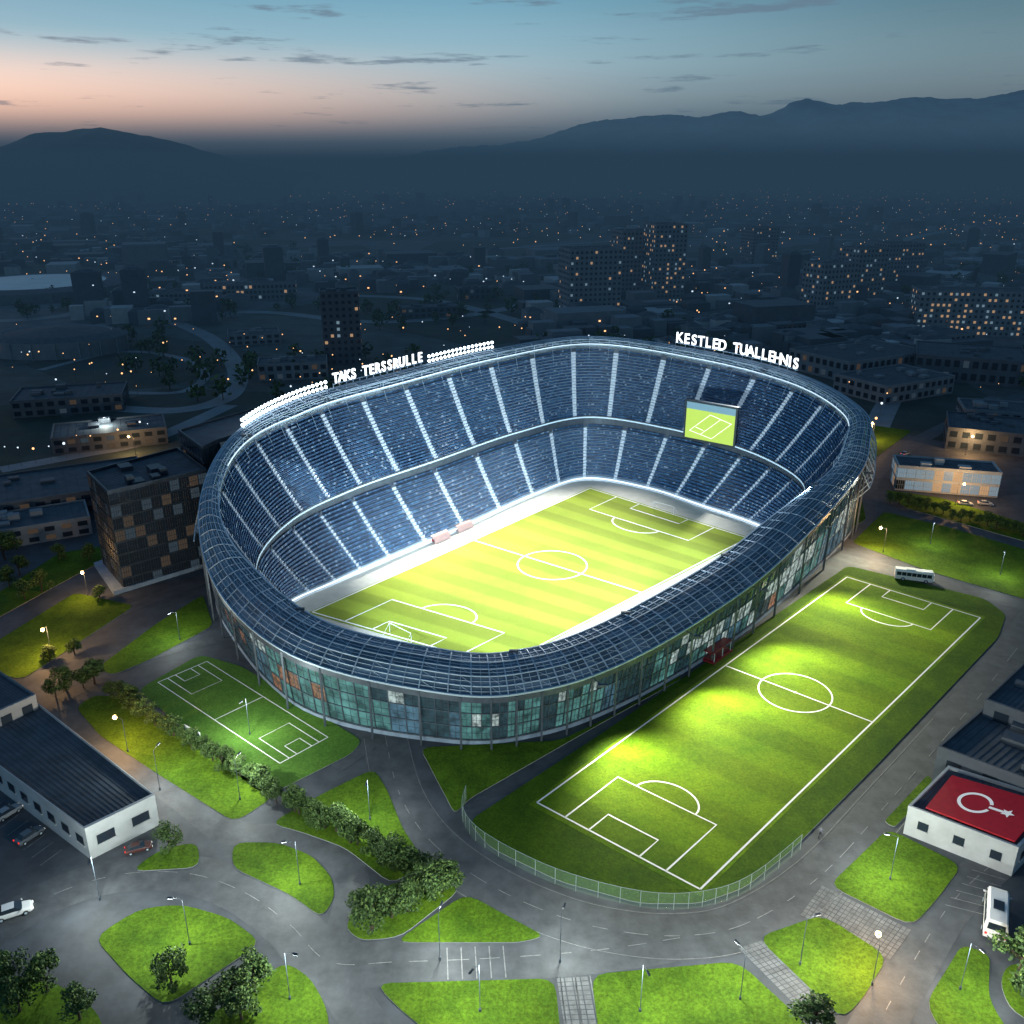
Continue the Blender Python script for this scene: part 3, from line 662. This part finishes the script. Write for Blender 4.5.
# city mass
arc_c=P(35,292)
mb=MB(); lt=MB()
for k in range(4600):
    y=500+ (R()**1.3)*2700; x=(R()*2-1)*(.66*y+60)
    if noise.noise((x*.0028,y*.0028,3))<-.12: continue
    if abs(x-arc_c.x)<100 and -170<y-arc_c.y<120: continue
    if y<760 and -.30*y<x<.02*y: continue
    h=4+R()*7+(R()<.07)*R()*24; rz=.3+.6*round(noise.noise((x*.001,y*.001,0))*2); big=1+(R()<.08)*1.8; s=(8+R()*12)*big; d_=(7+R()*8)*big
    if y<560: h=min(h,10)
    q=R(); mb.box((x,y,h/2),(s,d_,h),rz,3 if (q>.85 and h<11) else (0 if q<.45 else 1))
    cx,sx=math.cos(rz),math.sin(rz)
    if R()<.5 and big==1:
        mb.box((x,y,h+1),(s*.98,d_*.98,2),rz,2,taper=.35)
    if R()<.4:
        q=Vector((x,y,h*R()*.8+.5))+Vector((sx,-cx,0))*(d_/2+.15)+Vector((cx,sx,0))*(R()-.5)*s*.7
        r=.4+R()*.4; lt.poly([q+Vector((-r*cx,-r*sx,-r*.7)),q+Vector((r*cx,r*sx,-r*.7)),q+Vector((r*cx,r*sx,r*.7)),q+Vector((-r*cx,-r*sx,r*.7))],0 if R()<.6 else 1)
mb.obj('distant_city',[M_wallg,M_walld,M_roofd,M_wallw])
def cl(x,y,s=1):
    r=(.22+y*.00022)*(.4+R()*1.1)*s; z=5+R()*3
    lt.ball((x,y,z),r,0 if R()<.75 else 1,5,3); lt.beam((x,y,0),(x,y,z),.07,2,3)
for k in range(2200):
    y=400+ (R()**1.4)*3800; x=(R()*2-1)*(.62*y+40)
    n_1=noise.noise((x*.003,y*.003,9))
    if n_1>.14 or (x>y*.2 and R()<.6) or R()<.1: cl(x,y)
for pts in ([(860,250),(940,232),(1024,218)],[(870,440),(905,380),(960,340),(1024,310)],[(480,250),(600,242),(700,236),(860,240)],[(880,262),(930,250),(1024,248)],[(0,470),(80,455),(150,440)],[(700,200),(850,204),(1024,196)],[(300,215),(420,205),(520,212)],[(880,275),(960,262),(1030,240)],[(130,200),(200,205),(300,198)]):
    for i,p in enumerate(curve([P(*q) for q in pts],12)):
        if i%2==0: cl(p.x,p.y,1.3)
M_cw=mat('city_light_warm',(1,.6,.3),.5,emit=(1,.5,.2),es=2.4,sample=False); M_cc=mat('city_light_cool',(1,1,1),.5,emit=(.7,.85,1),es=1.5,sample=False)
lt.obj('city_lights',[M_cw,M_cc,M_dsteel])
# ---------------------------------------------------------------- mountains
def interp(xs,ys,x):
    if x<=xs[0]: return ys[0]
    for i in range(len(xs)-1):
        if x<=xs[i+1]: t=(x-xs[i])/(xs[i+1]-xs[i]); return lerp(ys[i],ys[i+1],t*t*(3-2*t)*.5+t*.5)
    return ys[-1]
def range_(name,xs,ys,D,dep,m,amp,nc=170,nr=26):
    mb=MB(); V=[]
    for i in range(nc+1):
        px=lerp(xs[0],xs[-1],i/nc); tz=(px-512)/900/1.086; el=math.atan((512-interp(xs,ys,px))/900)-TH; top=max(5,100+D*math.tan(el))
        row=[]
        for r in range(nr+1):
            s=r/nr*2-1; y=D+s*dep; x=tz*D*(1+.15*s)
            b=max(0,1-abs(s)**1.3); n=noise.fractal((x*.0018*4000/D,y*.0018*4000/D,1.3),1,2,7)*amp
            z=top*b*(1-.45*abs(n)*(1-b)*2)+n*top*.13*math.sqrt(b)+noise.noise((x*.02,y*.02,0))*amp*7*b+noise.fractal((x*.006,y*.006,4),1,2,4)*amp*16*b
            row.append(Vector((x,y,max(-2,z if b>0 else -2))))
        V.append(row)
    for i in range(nc):
        for r in range(nr): mb.poly([V[i][r],V[i+1][r],V[i+1][r+1],V[i][r+1]])
    mb.obj(name,[m],smooth=True,merge=True)
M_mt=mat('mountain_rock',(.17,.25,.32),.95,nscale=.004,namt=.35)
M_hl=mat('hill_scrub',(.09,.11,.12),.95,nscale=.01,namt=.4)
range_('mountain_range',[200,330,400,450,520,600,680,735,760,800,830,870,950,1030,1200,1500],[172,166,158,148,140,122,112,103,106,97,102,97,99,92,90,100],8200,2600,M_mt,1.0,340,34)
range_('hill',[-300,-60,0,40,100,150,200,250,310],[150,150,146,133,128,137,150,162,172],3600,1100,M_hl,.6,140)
# ---------------------------------------------------------------- trees
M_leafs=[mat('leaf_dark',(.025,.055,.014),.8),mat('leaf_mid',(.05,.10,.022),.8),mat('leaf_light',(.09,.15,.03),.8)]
def tree_mesh(seed,leaves=1700,squat=1.0):
    rs=random.Random(seed); mb=MB(); top=Vector((rs.uniform(-.04,.04),rs.uniform(-.04,.04),.5))
    mb.beam((0,0,-.02),top*.6,.035,0,7,.026); mb.beam(top*.6,top*1.35,.026,0,7,.008)
    cl=[]
    for k in range(12):
        a=rs.uniform(0,6.28); z=rs.uniform(.28,.82); r=rs.uniform(.14,.34)*squat*(1.2-z*.6); p=Vector((math.cos(a)*r,math.sin(a)*r,z)); cl.append((p,rs.uniform(.11,.19)))
        mb.beam(top*rs.uniform(.5,1),p,.013,0,5,.004)
    cl.append((Vector((0,0,.86)),.14)); cl.append((Vector((0,0,.6)),.24))
    for k in range(leaves):
        c,r=cl[rs.randrange(len(cl))]
        d=Vector((rs.gauss(0,1),rs.gauss(0,1),rs.gauss(0,.8))).normalized()*r*(rs.random()**.4)*1.1; p=c+d
        s=rs.uniform(.022,.042); n=Vector((rs.gauss(0,1),rs.gauss(0,1),rs.gauss(0,1)+.6)).normalized(); a=n.orthogonal().normalized(); b=n.cross(a)
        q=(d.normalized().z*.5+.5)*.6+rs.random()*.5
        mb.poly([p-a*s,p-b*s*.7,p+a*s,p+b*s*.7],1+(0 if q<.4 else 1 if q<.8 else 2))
    o=mb.obj('t',[M_bark]+M_leafs); me=o.data; bpy.data.objects.remove(o); return me
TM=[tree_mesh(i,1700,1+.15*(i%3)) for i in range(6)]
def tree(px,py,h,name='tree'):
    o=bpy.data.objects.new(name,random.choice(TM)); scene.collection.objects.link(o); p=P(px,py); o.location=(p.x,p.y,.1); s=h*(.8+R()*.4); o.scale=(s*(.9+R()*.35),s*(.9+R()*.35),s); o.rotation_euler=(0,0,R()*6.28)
for px,py in ((56,697),(66,690),(84,688),(95,684)): tree(px,py,5)
for k in range(19):
    t=k/18; tree(lerp(108,276,t)+R()*4,lerp(693,799,t)+R()*4,4.2)
for k in range(15):
    t=k/14; tree(lerp(288,410,t)+R()*8,lerp(808,872,t)+R()*6,5)
for px,py,h in ((372,930,6.5),(392,918,6),(408,912,5.5),(432,898,6.5),(442,892,5),(420,892,5),(365,915,5),(48,992,7.5),(20,1012,7),(80,1020,6),(10,985,6),(172,985,5.5),(232,1004,5.5),(255,992,5.5),(205,1022,6),(242,1020,5),(1016,978,6.5),(1025,1000,6),(812,1030,5),(170,850,4.5),(42,592,6),(25,600,6),(10,588,6),(50,662,4),(75,655,4),(100,600,4),(5,560,7),(60,560,6),(20,575,6),(90,560,5)): tree(px,py,h)
for k in range(18): tree(lerp(890,1040,k/17),lerp(500,538,k/17)+R()*4,4)
mb=MB(); rs=random.Random(3)
for k in range(1300):
    y=300+rs.random()**1.4*900; x=(rs.random()*2-1)*(.6*y+40)
    if (abs(x-10)<115 and y<345): continue
    if noise.noise((x*.008,y*.008,5))<.06: continue
    if x>60 and y<420: continue
    s=5+rs.random()*6
    mb.beam((x,y,0),(x,y,s*.5),.25,0,4)
    for c in range(46):
        d=Vector((rs.gauss(0,1),rs.gauss(0,1),rs.gauss(0,1))).normalized()*(rs.random()**.4)*s*.5; p=Vector((x,y,s*.62))+d; q=s*.12
        n=Vector((rs.gauss(0,1),rs.gauss(0,1),rs.gauss(0,1)+.5)).normalized(); a=n.orthogonal().normalized(); b=n.cross(a); mb.poly([p-a*q,p-b*q,p+a*q,p+b*q],1+rs.randrange(2))
mb.obj('distant_trees',[M_bark]+M_leafs)
# ---------------------------------------------------------------- lamps
def street_lamp(px,py,h=7,warm=True,e=1500):
    p=P(px,py); r0=empty('street_lamp',p,R()*6.28); mb=MB()
    mb.cyl((0,0,.3),(0,0,1),.16,.6,0,8); mb.beam((0,0,0),(0,0,h),.06,0,8,.04); mb.beam((0,0,h),(1.3,0,h+.35),.04,0,6); mb.box((1.6,0,h+.36),(.9,.3,.14),0,0,.8)
    mb.box((1.6,0,h+.26),(.7,.22,.08),0,1)
    if warm: mb.ball((1.6,0,h+.1),.38,1,8,5)
    mb.obj('lamp_post',[M_dsteel,M_lamp if warm else M_bulb],r0)
    l=bpy.data.lights.new('lamp','POINT'); l.energy=e; l.color=(1,.56,.22) if warm else (.92,1,.9); l.shadow_soft_size=.3
    o=bpy.data.objects.new('lamp',l); scene.collection.objects.link(o); o.parent=r0; o.location=(1.6,0,h-.45)
for px,py in ((883,553),(872,985),(52,655),(88,596),(136,455),(965,455),(128,752),(872,440),(955,505)): street_lamp(px,py,7,True,6000 if px!=88 else 3000)
for px,py in ((820,560),(1000,575),(930,545)): street_lamp(px,py,7,False,2500)  # cool lamps added to brighten the right-hand lawns
for px,py in ((300,885),(190,945),(440,960),(560,962),(640,1012),(480,1012),(800,965),(890,880),(160,790),(370,820),(740,1000),(240,800),(960,990),(100,900),(290,1000)): street_lamp(px,py,8,False,6000)  # cool lamps added for the light they throw on lawns and roads
street_lamp(250,735,8,False,6500); street_lamp(180,640,7,False,3000); street_lamp(112,440,9,False,4000)  # first two are added to light the court and left lawn
# ---------------------------------------------------------------- vehicles
def vehicle(name,px,py,rz,kind='car',col=(.8,.8,.8),sc=1):
    r0=empty(name,P(px,py,.03),rz); mb=MB(); r0.scale=(sc,sc,sc)
    if kind=='car': W=.88;prof=[(-2.2,.35,.8,.8),(-2.05,.25,.95,.86),(-1.3,.25,1.0,.88),(.9,.25,1.0,.88),(1.9,.25,.82,.85),(2.2,.35,.65,.74)];cab=[(-1.75,.95,.74),(-1.15,1.42,.62),(.25,1.45,.62),(1.05,.98,.76)]; wh=(-1.35,1.35);wr=.32
    elif kind=='van': prof=[(-3,.4,2.3,.95),(-2.9,.35,2.45,1.0),(1.2,.35,2.5,1.0),(1.9,.35,2.2,.98),(2.5,.35,1.35,.96),(3,.45,1.05,.88)];cab=None; wh=(-1.9,1.9);wr=.38;W=1
    else: prof=[(-4.6,.45,2.7,1.15),(-4.5,.35,2.95,1.22),(4.3,.35,2.95,1.22),(4.6,.45,2.5,1.15)];cab=None;wh=(-2.6,2.9);wr=.48;W=1.22
    rings=[]
    for x,z0,z1,w_ in prof:
        t=w_*.9; zz=(z1-z0); rings.append([Vector(q) for q in ((x,-w_*.92,z0),(x,w_*.92,z0),(x,w_,z0+zz*.25),(x,w_*.98,z0+zz*.7),(x,t*.95,z1-.06*zz),(x,t*.8,z1),(x,-t*.8,z1),(x,-t*.95,z1-.06*zz),(x,-w_*.98,z0+zz*.7),(x,-w_,z0+zz*.25))])
    for a,b in zip(rings,rings[1:]):
        for i in range(10): j=(i+1)%10; mb.poly([a[i],a[j],b[j],b[i]],0)
    mb.poly(rings[0],0);mb.poly(rings[-1][::-1],0)
    if cab:
        for (x0,z0,w0),(x1,z1,w1) in zip(cab,cab[1:]):
            roof=abs(z1-z0)<.1
            mb.poly([(x0,-w0,z0),(x1,-w1,z1),(x1,w1,z1),(x0,w0,z0)],0 if roof else 1)
            for s in (-1,1): mb.poly([(x0,s*w0,z0),(x1,s*w1,z1),(x1,s*(w1+.14 if not roof else .8),.97),(x0,s*(w0 if z0<1.1 else .8),.97)],1)
    else:
        if kind=='van':
            mb.poly([(1.93,-.8,2.17),(2.47,-.84,1.42),(2.47,.84,1.42),(1.93,.8,2.17)],1)
            for s in (-1,1):
                for x0,x1 in ((-2.7,-1.3),(-1.2,.1),(.2,1.2),(1.3,2.0)): mb.poly([(x0,s*1.005,1.35),(x1,s*1.005,1.35),(x1 if x1<1.9 else 1.75,s*.97,2.1),(x0,s*.97,2.1)],1)
            mb.poly([(-3.01,-.75,1.4),(-3.01,.75,1.4),(-3.0,.7,2.15),(-3.0,-.7,2.15)],1); mb.box((-.8,0,2.52),(1.2,.9,.12),0,1)
        else:
            for s in (-1,1):
                for k in range(7): x0=-4.2+k*1.2; mb.poly([(x0,s*1.235,1.45),(x0+1.1,s*1.235,1.45),(x0+1.1,s*1.2,2.4),(x0,s*1.2,2.4)],1)
            mb.poly([(4.63,-1,1.2),(4.63,1,1.2),(4.61,1,2.4),(4.61,-1,2.4)],1); mb.box((-1,0,3.0),(2.2,1.4,.25),0,0)
    for x in wh:
        for s in (-1,1): mb.cyl((x,s*(prof[2][3]-.08),wr),(0,1,0),wr,.24,2,14); mb.cyl((x,s*(prof[2][3]+.05),wr),(0,1,0),wr*.55,.03,3,10)
    xf,xb=prof[-1][0],prof[0][0]; zf=prof[-1][2]
    for s in (-1,1): mb.box((xf-.08,s*prof[-1][3]*.75,zf-.12),(.25,.3,.15),0,4); mb.box((xb+.03,s*prof[0][3]*.8,.85),(.12,.2,.25),0,5); mb.box((xf-1.15,s*(prof[2][3]+.12),1.05 if kind=='car' else 1.5),(.14,.2,.13),0,0)
    mb.obj('body',[mat('paint_%d'%(col[0]*100),col,.25),M_glass,M_rub,M_steel,mat('headlamp',(.9,.9,.9),.2,emit=(1,1,.9),es=1,sample=False),mat('tail_lamp',(.5,.01,.01),.3,emit=(1,.03,.02),es=1,sample=False)],r0)
vehicle('van',994,920,math.radians(62),'van',sc=1.5)
vehicle('bus',913,580,math.radians(-18),'bus')
vehicle('parked_car',136,828,math.radians(25),'car',(.5,.52,.55)); vehicle('parked_car',14,914,math.radians(28),'car',(.75,.76,.78),sc=1.15)
vehicle('parked_car',139,850,math.radians(25),'car',(.08,.03,.03),sc=.9); vehicle('parked_car',30,838,math.radians(60),'car',(.1,.12,.15)); vehicle('parked_car',8,815,math.radians(60),'car',(.3,.32,.35))
for px,py,a in ((920,475,-20),(985,505,-20),(905,455,40),(965,505,-15)): vehicle('parked_car',px,py,math.radians(a),'car',(.4,.42,.45))
# motorbike and rider
mbk=empty('motorbike',P(820,836,.03),math.radians(55)); mb=MB()
for x in (-.65,.65):
    for i in range(14):
        a,b_=2*math.pi*i/14,2*math.pi*(i+1)/14; mb.beam((x+.27*math.cos(a),0,.3+.27*math.sin(a)),(x+.27*math.cos(b_),0,.3+.27*math.sin(b_)),.06,0,5)
mb.beam((-.65,0,.3),(.0,0,.45),.07,1,6); mb.box((0,0,.5),(.5,.25,.35),0,1); mb.beam((.65,0,.3),(.4,0,.95),.05,1,6); mb.box((-.2,0,.78),(.7,.26,.12),0,0); mb.box((.2,0,.82),(.4,.28,.2),0,1,.7); mb.beam((.4,-.35,1),(.4,.35,1),.03,1,6)
mb.obj('frame',[M_rub,M_dsteel],mbk)
sk=bpy.data.meshes.new('rider'); V=[(-.2,0,.92),(-.12,0,1.2),(0,0,1.42),(.04,0,1.55),(.07,0,1.7),(0,.2,1.4),(.15,.28,1.15),(.38,.28,1.05),(0,-.2,1.4),(.15,-.28,1.15),(.38,-.28,1.05),(.2,.18,.85),(.1,.2,.45),(.22,.2,.35),(.2,-.18,.85),(.1,-.2,.45),(.22,-.2,.35)]
E=[(0,1),(1,2),(2,3),(3,4),(2,5),(5,6),(6,7),(2,8),(8,9),(9,10),(0,11),(11,12),(12,13),(0,14),(14,15),(15,16)]
RR=[.15,.15,.14,.06,.12,.07,.05,.04,.07,.05,.04,.09,.06,.05,.09,.06,.05]
sk.from_pydata(V,E,[]); ro=bpy.data.objects.new('rider',sk); scene.collection.objects.link(ro); ro.parent=mbk; ro.modifiers.new('s','SKIN'); ro.modifiers.new('b','SUBSURF').levels=1; sk.materials.append(mat('rider_jacket',(.15,.16,.2),.7))
for i,r in enumerate(RR): sk.skin_vertices[0].data[i].radius=(r,r)
sk.skin_vertices[0].data[0].use_root=True
# sign board by the court
sg=empty('notice_board',P(194,744),math.radians(-35)); mb=MB(); mb.box((0,0,2.2),(4.6,.2,2.4),0,0); mb.box((0,-.11,2.6),(4.2,.03,1.2),0,1); mb.box((0,-.11,1.5),(4.2,.03,.5),0,2)
for s in (-2,2): mb.beam((s,0,0),(s,0,2),.08,3)
mb.obj('board',[M_white,mat('board_blue',(.2,.35,.45),.5),M_red,M_steel],sg)
# fence
fm_=bpy.data.materials.new('chainlink'); fm_.use_nodes=True; nt=fm_.node_tree; b=nt.nodes['Principled BSDF']; b.inputs['Base Color'].default_value=(.2,.32,.24,1); b.inputs['Alpha'].default_value=.18
mb=MB(); fpts=curve([P(*q) for q in ((466,800),(463,822),(485,848),(555,884),(640,907),(702,907),(750,890),(800,850))],8)
for i,p in enumerate(fpts):
    if i%2==0: mb.beam(p,p+Vector((0,0,3)),.06)
    if i<len(fpts)-1:
        q=fpts[i+1]; mb.beam(p+Vector((0,0,3)),q+Vector((0,0,3)),.04); mb.poly([p,q,q+Vector((0,0,3)),p+Vector((0,0,3))],1)
mb.obj('mesh_fence',[mat('fence_post',(.2,.25,.25),.5),fm_])
print('objects',len(bpy.data.objects))
